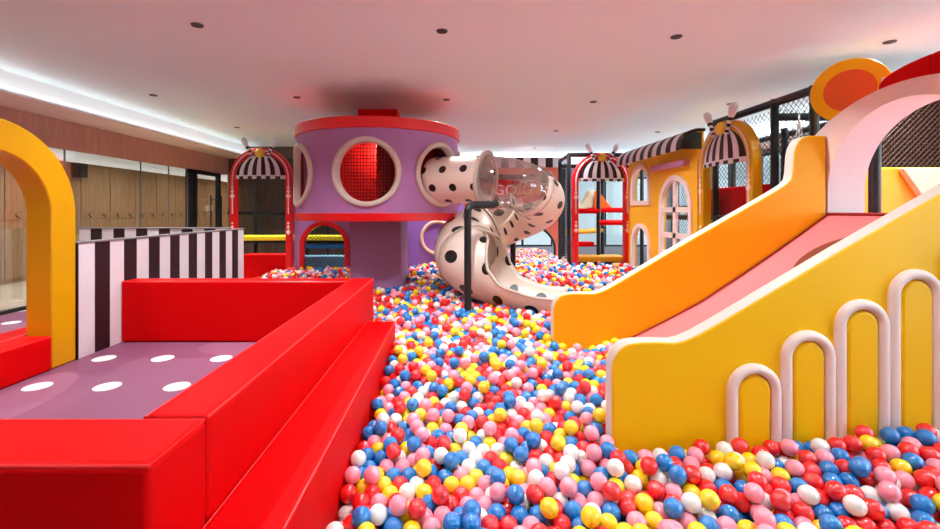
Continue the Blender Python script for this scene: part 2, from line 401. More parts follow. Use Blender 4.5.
# lockers in the corridor behind the glass
XL = -7.75
ys = [0.6 + 0.78 * i for i in range(20)]
LOCK_N = ['first', 'second', 'third', 'fourth', 'fifth', 'sixth', 'seventh', 'eighth', 'ninth', 'tenth', 'eleventh', 'twelfth', 'thirteenth', 'fourteenth', 'fifteenth', 'sixteenth', 'seventeenth', 'eighteenth', 'nineteenth', 'twentieth']
for i, y in enumerate(ys):
    if i == 0:
        t0 = t = thing('locker', '', 'locker', (XL - 0.25, y + 0.39, FLOOR - 0.012), 'oak lockers in the corridor')
        MB().box(XL - 0.5, XL, y + 0.004, y + 0.776, FLOOR - 0.012, 2.6).build('body', 'wood', t, bevel=0.004)
        for a0, b0, z0, z1 in ((y + 0.012, y + 0.384, FLOOR + 0.06, 1.425), (y + 0.396, y + 0.768, FLOOR + 0.06, 1.425), (y + 0.012, y + 0.768, 1.575, 2.57)):
            MB().box(XL, XL + 0.02, a0, b0, z0, z1).build('locker_door', 'wood', t, bevel=0.004)
        hr = MB().box(XL, XL + 0.016, y + 0.012, y + 0.768, 1.435, 1.565).build('hook_rail', 'wood', t, bevel=0.003)
        for yc in (y + 0.2, y + 0.58):
            MB().tube([(XL + 0.014, yc, 1.53), (XL + 0.06, yc - 0.03, 1.51), (XL + 0.07, yc, 1.48), (XL + 0.05, yc + 0.04, 1.47)], 0.012, 8).build('hook', 'dullmetal', hr)
    else:
        t = copy_tree(t0); t.location = (XL - 0.25, y + 0.39, FLOOR - 0.012)
    t['label'] = 'oak locker column behind the glass wall, %s counted along the corridor from the yellow arch' % LOCK_N[i]
sbox('trim_9', 'coveface', XL - 0.27, XL - 0.25, 0.2, 16.2, 2.6, 2.86)
sl = MB().box(XL - 0.18, XL - 0.11, 0.2, 16.2, 2.6, 2.615).build('locker_light_strip', 'led_soft'); tag(sl, 'white light strip running along the top of the oak lockers', 'light')
sp = thing('wall_speaker', 'small dark loudspeaker box hanging behind the glass partition', 'speaker', (XL + 0.09, 9.06, 2.29))
MB().box(XL + 0.022, XL + 0.17, 8.94, 9.18, 2.29, 2.57).build('cabinet', 'walldark', sp, bevel=0.012)
MB().box(XL + 0.165, XL + 0.178, 8.965, 9.155, 2.32, 2.54).build('grille', 'black', sp, bevel=0.004)

# ------------------------------------------------------------------ recessed downlights
LX = [-4.07, -2.165, -0.104, 2.0, 4.04]; LY = [1.55, 3.865, 6.24, 8.55, 10.9]
ROWN = {3.865: 'first visible row', 6.24: 'second row', 8.55: 'third row', 10.9: 'last row'}
for y in (1.5, 3.6, 5.7, 7.8, 9.9, 12.0, 14.2):  # unseen lamps without fittings, added to brighten the oak corridor
    la = bpy.data.lights.new('lamp', 'AREA'); la.shape = 'DISK'; la.size = 0.12; la.energy = 26; la.spread = math.radians(150); la.color = (1, 0.95, 0.88)
    lo = bpy.data.objects.new('corridor_fill_lamp', la); C.objects.link(lo); lo.location = (-6.6, y, 2.85)
COLN = ['first from the cove', 'second from the cove', 'middle one', 'fourth from the cove', 'farthest from the cove']
POWER = 19.0
dl0 = None
for y in LY:
    for k, x in enumerate(LX):
        yy = y + 0.06 * x
        if y > 10 and x < -1.8: continue
        la = bpy.data.lights.new('lamp', 'AREA'); la.shape = 'DISK'; la.size = 0.075; la.energy = POWER; la.spread = math.radians(125); la.color = (0.90, 0.99, 1.0)
        lo = bpy.data.objects.new('downlight_lamp', la); C.objects.link(lo); lo.location = (x, yy, CEIL - 0.014)
        if y not in ROWN: continue
        if dl0 is None:
            dl0 = t = thing('downlight', '', 'ceiling light', (x, yy, CEIL), 'recessed downlights in the ceiling')
            MB().lathe([(0.036, -0.01), (0.046, -0.01), (0.05, -0.003), (0.049, 0.0), (0.036, 0.0), (0.036, -0.01)], (x, yy, CEIL), seg=24).build('trim_ring', 'dullmetal', t)
            MB().lathe([(0.0, -0.003), (0.036, -0.005), (0.036, 0.0), (0.0, 0.0)], (x, yy, CEIL), seg=24).build('baffle', 'black', t)
        else:
            t = copy_tree(dl0); t.location = (x, yy, CEIL)
        t['label'] = 'small recessed ceiling downlight, %s in the %s' % (COLN[k], ROWN[y])
        lo.parent = t; lo.location = (0, 0, -0.014)

# ------------------------------------------------------------------ red padded pen
def pad(name, label, x0, x1, y0, y1, z0, z1, m='red', pipes=True, bevel=0.022, cat='padded block', group=None):
    t = thing(name, label, cat, ((x0 + x1) / 2, (y0 + y1) / 2, z0), group)
    MB().box(x0, x1, y0, y1, z0, z1).build('cover', m, t, bevel=bevel, bseg=3)
    if pipes:
        e = 0.007; a, b, c, d_ = x0 + e, x1 - e, y0 + e, y1 - e
        MB().tube([(a, c, z1 - e), (b, c, z1 - e), (b, d_, z1 - e), (a, d_, z1 - e)], 0.005, 6, closed=True).build('piping', 'red_pipe' if m == 'red' else m, t)
    return t
pad('padded_wall', 'red padded wall block closest to the viewer with a dark shaded end face', -3.6, -0.802, 1.17, 1.441, FLOOR, 0.929)
pad('padded_wall', 'long red padded wall block running beside the red step', -1.02, -0.802, 1.445, 4.44, 0.0, 0.929)
pad('padded_wall', 'red padded wall block across the far end of the plum mat', -3.19, -1.024, 4.24, 4.44, FLOOR, 0.929)
pad('padded_step', 'low red padded step along the edge of the ball pit', -0.80, -0.532, 0.7, 4.03, 0.0, 0.60, cat='padded step')
sbox('floor_pen', 'walldark', -3.66, -1.03, Y0, 4.5, 0.0, FLOOR - 0.012)
sbox('floor_side', 'walldark', -3.66, -3.16, 4.5, 8.6, 0.0, FLOOR - 0.012)
mt = MB().box(-3.19, -1.02, 1.441, 4.24, FLOOR - 0.012, FLOOR).build('play_mat', 'mat', pivot=(0, 0, FLOOR)); tag(mt, 'plum floor mat with white dots inside the red padded pen', 'mat')
m2 = MB().box(XG + 0.06, -3.66, 0.5, 6.35, FLOOR - 0.012, FLOOR).build('play_mat', 'mat', pivot=(0, 0, FLOOR)); tag(m2, 'plum dotted floor mat seen through the yellow arch', 'mat')
# threshold under the yellow arch
pad('padded_threshold', 'red padded threshold block inside the opening of the yellow arch', -3.42, -3.175, 2.6, 3.505, FLOOR, 0.614)
pad('padded_kerb', 'red padded kerb on the outer side of the yellow arch', -3.66, -3.425, 1.46, 3.78, FLOOR, 0.614)

# yellow padded arch
ya = thing('padded_arch', 'big yellow padded arch standing beside the black and white striped partition', 'arch', (-3.3, 3.05, FLOOR))
Yc, Zc, Ro, Ri = 3.05, 1.57, 0.69, 0.46
ring = [(Yc + Ro, FLOOR)] + arc(Yc, Zc, Ro, 0, 180, 40) + [(Yc - Ro, FLOOR), (Yc - Ri, FLOOR)] + arc(Yc, Zc, Ri, 180, 0, 40) + [(Yc + Ri, FLOOR)]
MB().prism(ring, -0.205, 0.0, YZ(-3.19)).build('frame', 'golden', ya, bevel=0.012, bseg=2, angle=30)

# striped partitions
def striped(name, label, horizontal, c, a0, a1, z0, z1, th, w):
    """panel of upright light/dark stripes; horizontal: lies along X at Y=c, else along Y at X=c"""
    mid = (a0 + a1) / 2
    t = thing(name, label, 'partition', (mid, c, z0) if horizontal else (c, mid, z0))
    mb = MB(); n = int(math.ceil((a1 - a0) / w))
    for k in range(n):
        p, q = a0 + k * w, min(a1, a0 + (k + 1) * w)
        b = (p, q, c, c + th, z0, z1) if horizontal else (c - th, c, p, q, z0, z1)
        mb.box(*b, mi=k % 2)
    mb.build('panel', ['stripe_light', 'stripe_dark'], t, smooth=False)
    cap = MB()
    if horizontal: cap.box(a0 - 0.01, a1 + 0.01, c - 0.008, c + th + 0.008, z1, z1 + 0.018)
    else: cap.box(c - th - 0.01, c + 0.008, a0 - 0.012, a1 + 0.01, z1, z1 + 0.018).box(c - th - 0.01, c + 0.006, a0 - 0.012, a0, z0, z1, mi=1)
    cap.build('top_cap', ['grey', 'stripe_dark'], t, bevel=0.003)
    return t
striped('striped_partition', 'long black and white striped partition running back from the yellow arch', False, -3.19, 3.76, 6.72, FLOOR - 0.012, 1.322, 0.05, 0.174)
striped('striped_partition', 'black and white striped partition facing the viewer behind the long striped one', True, 6.36, -5.38, -3.26, FLOOR - 0.012, 1.345, 0.05, 0.163)

# ------------------------------------------------------------------ yellow slide
PROF = [(0.8686, 0.775), (0.882, 0.808), (0.901, 0.835), (0.9235, 0.857), (0.9505, 0.871), (0.985, 0.878), (1.025, 0.8816), (1.109, 0.884), (1.17, 0.882), (1.215, 0.8815), (1.262, 0.892), (1.333, 0.9226), (1.453, 0.9898),
        (2.109, 1.3815), (2.341, 1.514), (2.655, 1.693), (2.833, 1.797), (2.9, 1.842), (2.933, 1.88), (2.945, 1.94), (2.955, 2.09), (2.968, 2.15), (2.995, 2.205), (3.03, 2.238), (3.08, 2.255), (3.235, 2.258)]
OUTL = [(0.863, 0.02)] + [(0.863, 0.74)] + PROF + [(3.235, 0.02)]
YF, YB = 2.42, 3.85
sl = thing('slide', 'wide yellow ball pit slide with pink bed and arched trim', 'slide', (2.05, 3.19, 0.0))
fp = MB().prism(OUTL, 0, 0.11, XZ(YF), 0, 1).build('side_panel', ['yellow', 'cream'], sl, bevel=0.012, bseg=3, angle=30)
bp = MB().prism(OUTL, 0, 0.11, XZ(YB), 0, 1).build('side_panel', ['yellow', 'cream'], sl, bevel=0.012, bseg=3, angle=30)
tops = [363, 330, 299, 269, 239]
for k in range(5):
    pitch = 53.6 * YF / FL; x0 = (726 - CX) * YF / FL + k * pitch; x1 = x0 + pitch * 1.0; rt = 0.0285
    zt = CZ - (tops[k] + 5 - HY) * YF / FL
    a, b = x0 + rt, x1 - rt; r = (b - a) / 2; cz = zt - r
    path = [(a, YF - 0.008, 0.05), (a, YF - 0.008, 0.3)] + [(u, YF - 0.008, w) for u, w in arc((a + b) / 2, cz, r, 180, 0, 24)] + [(b, YF - 0.008, 0.3), (b, YF - 0.008, 0.05)]
    MB().tube(path, rt, 12).build('arch_trim', 'pinkwhite', fp)
    c, d_ = a + rt + 0.004, b - rt - 0.004; rr = (d_ - c) / 2
    MB().prism([(c, 0.05), (d_, 0.05)] + arc((c + d_) / 2, cz, rr, 0, 180, 20), -0.024, 0.01, XZ(YF)).build('arch_pad', 'yellow', fp, bevel=0.016, bseg=3)
def bedz(x):
    return float(np.interp(x, [0.9, 1.1, 1.35, 1.561, 1.85, 2.138, 2.5, 2.8, 3.06, 3.237, 3.3], [0.27, 0.32, 0.41, 0.508, 0.653, 0.807, 1.045, 1.25, 1.435, 1.567, 1.575]))
bx = np.linspace(0.95, 3.24, 40); bed = MB()
pts = [(x, bedz(x)) for x in bx]
bed.prism(pts + [(x, z - 0.1) for x, z in pts[::-1]], YF + 0.115, YB - 0.004, lambda u, w, t: (u, t, w)).build('bed', 'bedpink', sl)
tr = MB()
for y in (YB - 0.012, YF + 0.122): tr.tube([(x, y, z + 0.004) for x, z in pts], 0.007, 6)
tr.tube([(3.235, YF + 0.12, 1.575), (3.235, YB - 0.01, 1.575)], 0.012, 8)
tr.build('bed_seam', 'darkred', sl)
cx_, cy_ = 2.80, 3.26; pv = []
for k in range(40):
    a = 2 * PI * k / 40; x = cx_ + 0.27 * 0.84 * math.cos(a); y = cy_ + 0.27 * math.sin(a); pv.append((x, y, bedz(x)))
MB().add([(x, y, z + 0.006) for x, y, z in pv] + [(x, y, z - 0.02) for x, y, z in pv], [tuple(range(40)), tuple(range(79, 39, -1))] + [(k, k + 40, (k + 1) % 40 + 40, (k + 1) % 40) for k in range(40)]).build('round_patch', 'brown', sl)

# padded entrance arch at the head of the slide
XA = 3.245
ea = thing('entrance_arch', 'pinkish white padded arch at the head of the yellow slide', 'arch', (3.4, 3.19, 0.0))
Ym = 3.19
top = [(Ym + dy, 2.54 - (1.335 - math.sqrt(1.335 ** 2 - dy ** 2))) for dy in np.linspace(0.86, -0.78, 34)]
outer = [(Ym - 0.78, 0.02), (Ym + 0.86, 0.02)] + top
hole = [(Ym - 0.655, 1.575), (Ym + 0.655, 1.575)] + arc(Ym, 1.765, 0.655, 0, 180, 40)
MB().plate(outer, [hole], 0.0, 0.32, YZ(XA), 0, 0, 1).build('frame', ['pinkwhite', 'white'], ea, bevel=0.0, angle=30)
pf = thing('platform', 'raised dark platform behind the padded arch at the slide head', 'platform', (4.4, 3.3, 0.0))
MB().box(3.57, 5.4, 2.45, 4.25, 1.49, 1.57).build('deck', 'bedpink', pf, bevel=0.01)
for x in (3.62, 5.3):
    for y in (2.52, 4.18): MB().tube([(x, y, 0), (x, y, 1.49)], 0.04, 10).build('leg', 'black', pf)
# things seen through that arch
hw = thing('padded_half_wall', 'yellow padded half wall on the platform below the brown net', 'half wall', (4.9, 4.3, 1.57))
MB().box(3.85, 6.2, 4.26, 4.36, 1.57, 2.02).build('panel', 'facade', hw, bevel=0.012)
MB().prism([(4.25, 2.01), (5.6, 2.01), (6.0, 1.58), (4.55, 1.58)], -0.06, 0.0, XZ(4.258)).build('slanted_pad', 'creamstripe', hw, bevel=0.012)
nn = thing('net_screen', 'dark brown lattice net stretched above the yellow half wall', 'net', (4.9, 4.31, 2.02))
net(MB(), 3.8, 6.2, 2.02, 2.8, 0.038, 0.0034, XZ(4.31)).build('net', 'brownnet', nn)
MB().box(3.75, 6.25, 4.37, 4.39, 2.02, 2.8).build('backing', 'netback', nn)
MB().box(3.75, 6.25, 4.27, 4.37, 2.8, 2.88).build('top_beam', 'black', nn, bevel=0.02)
po = MB().tube([(3.78, 3.98, 1.57), (3.78, 3.98, 2.42)], 0.045, 12); po.build('padded_post', 'black'); tag(bpy.data.objects['padded_post'], 'black padded post rising just behind the padded arch opening', 'post')
# red roof arc
ra = thing('roof_arc', 'red curved padded roof piece above the pinkish white arch', 'roof', (3.75, 3.25, 2.4))
def rz(y): return float(np.interp(-y, [-3.73, -3.68, -3.62, -3.5, -3.387, -3.254, -3.0, -2.6, -1.9], [2.66, 2.705, 2.732, 2.761, 2.775, 2.784, 2.79, 2.76, 2.6]))
yy_ = np.linspace(3.73, 1.9, 36)
for a, b in ((0, 8), (8, 22), (22, 35)):
    q = [(y, rz(y)) for y in yy_[a:b + 1]]
    MB().prism(q + [(y, z - 0.19) for y, z in q[::-1]], 0.0, 0.3, YZ(3.57)).build('pad', 'red', ra, bevel=0.012, bseg=2)
# big disc sign
dc = thing('disc_sign', 'round yellow disc with orange centre mounted above the padded arch', 'disc', (3.66, 4.1, 2.43))
dn = Vector((-0.78, -0.62, 0)); dcn = Vector((3.665, 4.1, 2.712))
MB().lathe([(0.19, -0.03), (0.285, -0.03), (0.292, -0.02), (0.292, 0.02), (0.285, 0.03), (0.19, 0.03), (0.19, -0.03)], dcn, dn, 48).build('rim', 'yellow', dc)
MB().lathe([(0.0, -0.028), (0.192, -0.028), (0.192, 0.022), (0.0, 0.022)], dcn, dn, 48).build('centre', 'orange', dc)
side = Vector((0.62, -0.78, 0))
MB().lathe([(0.0, 0.0), (0.024, 0.0), (0.02, 0.012), (0.0, 0.014)], dcn + side * 0.238 + Vector((0, 0, 0.045)) + dn * 0.028, dn, 16).build('eyelet', 'white', dc)

# ------------------------------------------------------------------ purple drum tower
DC = Vector((-1.095, 6.51, 0)); DR = 1.15; ZB, ZT = 1.575, 2.612
dt = thing('drum_tower', 'round purple play tower with red rims and porthole windows', 'play tower', (DC.x, DC.y, 0.0))
def cyl_mp(u, w, t):                                     # u = arc length from the side facing the viewer
    a = u / DR; return (DC.x + (DR + t) * math.sin(a), DC.y - (DR + t) * math.cos(a), w)
half = PI * DR
port = [math.radians(1.5) * DR, math.radians(-57.5) * DR, math.radians(53) * DR]
port_more = [math.radians(102) * DR, math.radians(-108) * DR]
hz = 2.075; ph = 0.372
ste = [(-half + 0.12 + 0.12 * k, z) for k in range(int((2 * half - 0.2) / 0.12)) for z in np.linspace(ZB + 0.1, ZT - 0.1, 6) if all(math.hypot(-half + 0.12 + 0.12 * k - p, z - hz) > ph + 0.03 for p in port + port_more)]
edge_n = 64
rect = [(-half + 2 * half * k / edge_n, ZB) for k in range(edge_n)] + [(half, ZB)] + [(half - 2 * half * k / edge_n, ZT) for k in range(edge_n)] + [(-half, ZT)]
holes = [[(p + ph * math.cos(2 * PI * k / 40), hz + ph * math.sin(2 * PI * k / 40)) for k in range(40)] for p in port + port_more]
MB().plate(rect, holes, -0.05, 0.0, cyl_mp, 0, 0, 0, ste).build('drum_wall', 'purple', dt, angle=30)
for nm, z0, z1, dr in (('top_rim', ZT, 2.752, 0.025), ('bottom_rim', 1.473, ZB, 0.03)):
    MB().lathe([(DR - 0.1, z0), (DR + dr, z0), (DR + dr, z1), (DR - 0.1, z1), (DR - 0.1, z0)], (DC.x, DC.y, 0), seg=96).build(nm, 'red_gloss', dt, bevel=0.008)
MB().lathe([(0, 1.49), (DR - 0.02, 1.49), (DR - 0.02, 1.56), (0, 1.56)], (DC.x, DC.y, 0), seg=64).build('deck', 'red_gloss', dt)
for p in port + port_more:
    pth = [cyl_mp(p + 0.375 * math.cos(2 * PI * k / 48), hz + 0.375 * math.sin(2 * PI * k / 48), 0.012) for k in range(48)]
    v = []; f = []                                       # flat ring band bent on the drum
    rr = [(0.362, -0.052), (0.362, 0.03), (0.374, 0.042), (0.41, 0.042), (0.426, 0.028), (0.426, -0.004)]
    for k in range(56):
        a = 2 * PI * k / 56
        for r, t in rr: v.append(cyl_mp(p + r * math.cos(a), hz + r * math.sin(a), t))
    n = len(rr)
    for k in range(56):
        for j in range(n): f.append((k * n + j, k * n + (j + 1) % n, ((k + 1) % 56) * n + (j + 1) % n, ((k + 1) % 56) * n + j))
    MB().add(v, f).build('porthole_ring', 'peach' if p in port_more else 'cream', dt, angle=50)
for p in port[:2]:
    nt_ = MB(); net(nt_, p - 0.35, p + 0.35, hz - 0.35, hz + 0.35, 0.042, 0.0045, lambda u, w, t: cyl_mp(u, w, t - 0.06), inside=lambda u, w, p=p: math.hypot(u - p, w - hz) < 0.345, diag=False)
    nt_.build('net', 'rednet', dt)
inner = MB().box(-1.9, -0.3, 6.62, 6.68, 1.56, 2.63); inner.box(-1.0, -0.94, 5.75, 6.62, 1.56, 2.63); inner.build('inner_partition', 'redin', dt)
MB().tube([(-0.98, 6.05, 1.56), (-0.98, 6.05, 2.63)], 0.035, 8).build('inner_post', 'brown', dt)
MB().lathe([(0.0, 0.0), (0.05, 0.0), (0.06, 0.04), (0.03, 0.08), (0.0, 0.08)], (-1.1, 6.56, 2.52), seg=16).build('added_fill_fitting', 'white', dt)  # added fitting, out of sight, goes with the fill light in the drum
la = bpy.data.lights.new('lamp', 'POINT'); la.energy = 14; la.shadow_soft_size = 0.05; la.color = (1, 0.93, 0.85)  # added fill that brightens the red inside of the drum
lo = bpy.data.objects.new('drum_fill_light', la); C.objects.link(lo); lo.location = (-1.1, 6.35, 2.5)
MB().box(-1.456, -0.742, 6.2, 7.12, 0.0, 1.49).build('pillar', 'lilac', dt, bevel=0.012)
MB().box(-1.475, -0.875, 6.8, 7.2, 1.55, CEIL - 0.004).build('roof_column', 'red', dt, bevel=0.01)

# ------------------------------------------------------------------ spotted tube slide
ts = thing('tube_slide', 'cream spiral tube slide with black spots leaving the purple drum', 'slide', (0.64, 5.94, 0.0))
P0 = Vector((-0.267, 5.864, 2.0)); P1 = Vector((0.4, 5.5, 2.0)); rh = 0.5
hd = (P1 - P0).normalized(); cen = Vector((P1.x - hd.y * rh, P1.y + hd.x * rh, 0)); ang0 = math.degrees(math.atan2(P1.y - cen.y, P1.x - cen.x))
path = []                                                # (centre, key)
for k in range(12): path.append((P0.lerp(P1, k / 11), -1 + k / 11))
for k in range(1, 73):
    s = k / 72; a = math.radians(ang0 + 360 * s); z = float(np.interp(s, [0, 0.15, 0.33, 0.58, 0.83, 1.0], [2.0, 1.9, 1.71, 1.43, 1.09, 0.90]))
    path.append((Vector((cen.x + rh * math.cos(a), cen.y + rh * math.sin(a), z)), s))
pe = path[-1][0].copy()
for k in range(1, 19):
    s = k / 18; hx = Vector((0.88 + 0.1 * s, -0.45 + 0.1 * s, 0)).normalized()
    pe = pe + hx * 0.052; path.append((Vector((pe.x, pe.y, 0.90 - 0.17 * min(1, s * 1.4))), 1 + s))
for _ in range(3):                                       # smooth heights
    zs = [p.z for p, _k in path]
    for i in range(1, len(path) - 1): path[i][0].z = (zs[i - 1] + 2 * zs[i] + zs[i + 1]) / 4
cum = [0.0]
for i in range(1, len(path)): cum.append(cum[-1] + (path[i][0] - path[i - 1][0]).length)
def RR(k): return float(np.interp(k, [0, 0.2, 0.5, 0.64, 0.9, 1.1, 2.0], [0.30, 0.31, 0.345, 0.38, 0.41, 0.40, 0.38]))
def sweep(lo, hi, rfun, cut, seg=40):
    """cut(key) -> (from angle, to angle) in degrees measured from the top of the tube"""
    idx = [i for i, (p, k) in enumerate(path) if lo - 1e-6 <= k <= hi + 1e-6]; mb = MB(); mb.uv = []; f = []; L = 0; prev = None
    for n, i in enumerate(idx):
        p, k = path[i]; a = path[max(0, i - 1)][0]; b = path[min(len(path) - 1, i + 1)][0]; t = (b - a).normalized()
        sd = t.cross(Vector((0, 0, 1))).normalized(); up = sd.cross(t)
        if prev is not None: L += (p - prev).length
        prev = p; c0, c1 = cut(k); r = rfun(k)
        for j in range(seg + 1):
            th = math.radians(c0 + (c1 - c0) * j / seg); mb.v.append(tuple(p + up * (r * math.cos(th)) + sd * (r * math.sin(th)))); mb.uv.append((cum[i] * (0.82 if lo > 0.6 else 1), th * (0.26 if lo > 0.6 else 0.30)))
        if n:
            for j in range(seg): mb.f.append(((n - 1) * (seg + 1) + j, (n - 1) * (seg + 1) + j + 1, n * (seg + 1) + j + 1, n * (seg + 1) + j)); mb.m.append(0)
    return mb
R0 = 0.30
full = lambda k: (0, 360)
sweep(-1, 0, lambda k: R0, full).build('upper_tube', 'spots', ts, solid=0.012, angle=60)
sweep(0.0, 0.2, lambda k: RR(k) + 0.004, full).build('clear_elbow', 'clear', ts, solid=0.006, angle=60)
sweep(0.17, 0.64, lambda k: RR(k) + (0.012 if k < 0.21 else 0), lambda k: (58, 264)).build('half_trough', 'spots', ts, solid=0.012, angle=60)
sweep(0.2, 0.64, RR, lambda k: (-97, 60)).build('clear_cover', 'clear', ts, solid=0.006, angle=60)
sweep(0.64, 0.9, lambda k: RR(k) + 0.004, full).build('lower_elbow', 'spots', ts, solid=0.012, angle=60)
def chute_cut(k):
    o = float(np.interp(k, [0.9, 0.96, 1.02, 1.15, 1.35, 2.0], [0, 6, 35, 78, 100, 104])); return (o, 360 - o)
sweep(0.9, 2.0, lambda k: RR(k) + 0.012, chute_cut).build('exit_chute', 'spots', ts, solid=0.018, angle=60)
lipm = MB()                                              # rolled lip of the chute
for sgn in (0, 1):
    q = []
    for i, (p, k) in enumerate(path):
        if k < 0.93: continue
        a = path[i - 1][0]; b = path[min(len(path) - 1, i + 1)][0]; t = (b - a).normalized(); sd = t.cross(Vector((0, 0, 1))).normalized(); up = sd.cross(t)
        th = math.radians(chute_cut(k)[sgn]); r = RR(k) + 0.012; q.append(p + up * (r * math.cos(th)) + sd * (r * math.sin(th)))
    lipm.tube(q, 0.018, 8)
lipm.build('chute_lip', 'cream', ts)
def flange(k0, r0, r1, w):
    i = min(range(len(path)), key=lambda j: abs(path[j][1] - k0)); p = path[i][0]; t = (path[i + 1][0] - path[i - 1][0]).normalized()
    return MB().lathe([(r0, -w), (r1, -w), (r1, w), (r0, w), (r0, -w)], p, t, 48)
flange(0.0, 0.295, 0.355, 0.018).build('flange', 'cream', ts, bevel=0.004)
flange(0.2, RR(.2), RR(.2) + 0.03, 0.01).build('flange', 'clear', ts)
flange(0.64, RR(.64), RR(.64) + 0.03, 0.012).build('flange', 'cream', ts, bevel=0.003)
flange(0.9, RR(.9), RR(.9) + 0.03, 0.01).build('flange', 'cream', ts, bevel=0.003)
pp = MB().tube([(0.155, 5.0, 0.0), (0.155, 5.0, 1.62)], 0.042, 14)
ps = pp.build('support_post', 'black', ts)
MB().tube([(0.155, 5.0, 1.60), (0.17, 5.01, 1.645), (0.22, 5.05, 1.67), (0.45, 5.22, 1.672), (0.5, 5.28, 1.69)], 0.045, 12).build('padded_arm', 'black', ps)
MB().tube([(0.86, 6.45, 0.0), (0.86, 6.45, 1.2)], 0.04, 12).build('support_post', 'black', ts)

# ------------------------------------------------------------------ circus arch gates
def arch_gate(frame_m, line_m, label):
    """built at the origin: width along X, front faces -Y, base at z=0 (floor of the pit)"""
    w, zc = 0.56, 2.185; wi = 0.45
    t = thing('arch_gate', label, 'arch', (0, 0, 0), 'circus arches round the ball pit')
    o = [(w, 0.02)] + arc(0, zc, w, 0, 180, 36) + [(-w, 0.02), (-wi, 0.02)] + arc(0, zc, wi, 180, 0, 36) + [(wi, 0.02)]
    MB().prism(o, 0, 0.12, XZ(0)).build('frame', frame_m, t, bevel=0.012, angle=30)
    rm = (w + wi) / 2
    MB().tube([(rm, -0.004, 1.55)] + [(u, -0.004, z) for u, z in arc(0, zc, rm, 0, 180, 36)] + [(-rm, -0.004, 1.55)], 0.011, 6).build('trim_line', 'stripe_light', t)
    for sx in (-1, 1):
        dm = MB()
        for z, s in ((2.02, 0.026), (1.955, 0.036), (1.87, 0.052), (1.38, 0.026), (1.31, 0.036), (1.22, 0.052)):
            dm.prism([(sx * rm, z - s), (sx * rm + s * 0.8, z), (sx * rm, z + s), (sx * rm - s * 0.8, z)], -0.014, 0.004, XZ(0))
        dm.build('diamond_trim', 'pinkwhite', t, smooth=False)
    # striped dome awning
    ns, nr = 11, 14; v = []; f = []; ml = []
    for i in range(nr + 1):
        th = PI / 2 * i / nr
        for j in range(ns * 3 + 1):
            q = -1 + 2 * j / (ns * 3); v.append((wi * q * math.sin(th), 0.03 - 0.10 * math.sqrt(max(0, 1 - q * q * 0.98)) * math.sin(th), zc + 0.06 + (wi - 0.06) * math.cos(th)))
    W = ns * 3 + 1
    for i in range(nr):
        for j in range(ns * 3): f.append((i * W + j, i * W + j + 1, (i + 1) * W + j + 1, (i + 1) * W + j)); ml.append((j // 3 + 1) % 2)
    for j in range(W):
        q = -1 + 2 * j / (ns * 3); v.append((wi * q, 0.03 - 0.10 * math.sqrt(max(0, 1 - q * q * 0.98)), zc + 0.04))
    for j in range(W):
        q = -1 + 2 * j / (ns * 3); v.append((wi * q, 0.03 - 0.10 * math.sqrt(max(0, 1 - q * q * 0.98)), zc - 0.005))
    b0 = (nr + 1) * W
    for j in range(ns * 3):
        f.append((nr * W + j, nr * W + j + 1, b0 + j + 1, b0 + j)); ml.append(0)
        f.append((b0 + j, b0 + j + 1, b0 + W + j + 1, b0 + W + j)); ml.append((j // 3) % 2)
    MB().add(v, f, ml).build('awning', ['stripe_light', 'stripe_dark'], t, solid=0.012, angle=60)
    MB().lathe([(0, -0.05)] + [(0.085 * math.sin(PI * k / 10), -0.085 * math.cos(PI * k / 10) * 0.6) for k in range(1, 10)] + [(0, 0.05)], (0, -0.03, zc + 0.46), (0, -1, 0), 24).build('medallion_ball', 'gold', t)
    for sx in (-1, 1):
        ax = Vector((sx * 0.45, 0, 0.9)); prof = [(0.0, 0.0), (0.026, 0.004), (0.026, 0.03), (0.02, 0.06), (0.021, 0.10), (0.023, 0.14), (0.026, 0.18), (0.032, 0.22), (0.044, 0.27), (0.051, 0.32), (0.048, 0.36), (0.034, 0.388), (0.018, 0.4), (0.0, 0.402)]
        MB().lathe(prof, (sx * 0.125, -0.035, zc + 0.37), ax, 20, mis=[0, 0, 1, 0, 1, 0, 1, 0, 0, 0, 0, 0, 0]).build('juggling_club', ['white', 'stripe_dark'], t)
    return t
g1 = arch_gate('red_gloss', 'cream', 'red circus arch with striped awning beside the purple wall and drum tower')
g2 = copy_tree(g1); g3 = copy_tree(g1)
g1.location = (-3.495, 8.0, 0); g2.location = (2.9, 8.7, 0); g3.location = (3.42, 5.64, 0); g3.rotation_euler = (0, 0, -PI / 2)
g2['label'] = 'red circus arch with striped awning in the corner beside the yellow house front'
g3['label'] = 'yellow circus arch with striped awning at the end of the yellow house front'
for o in g3.children:
    if o.name.startswith('frame'):
        o.data = o.data.copy(); o.data.materials[0] = M['golden']

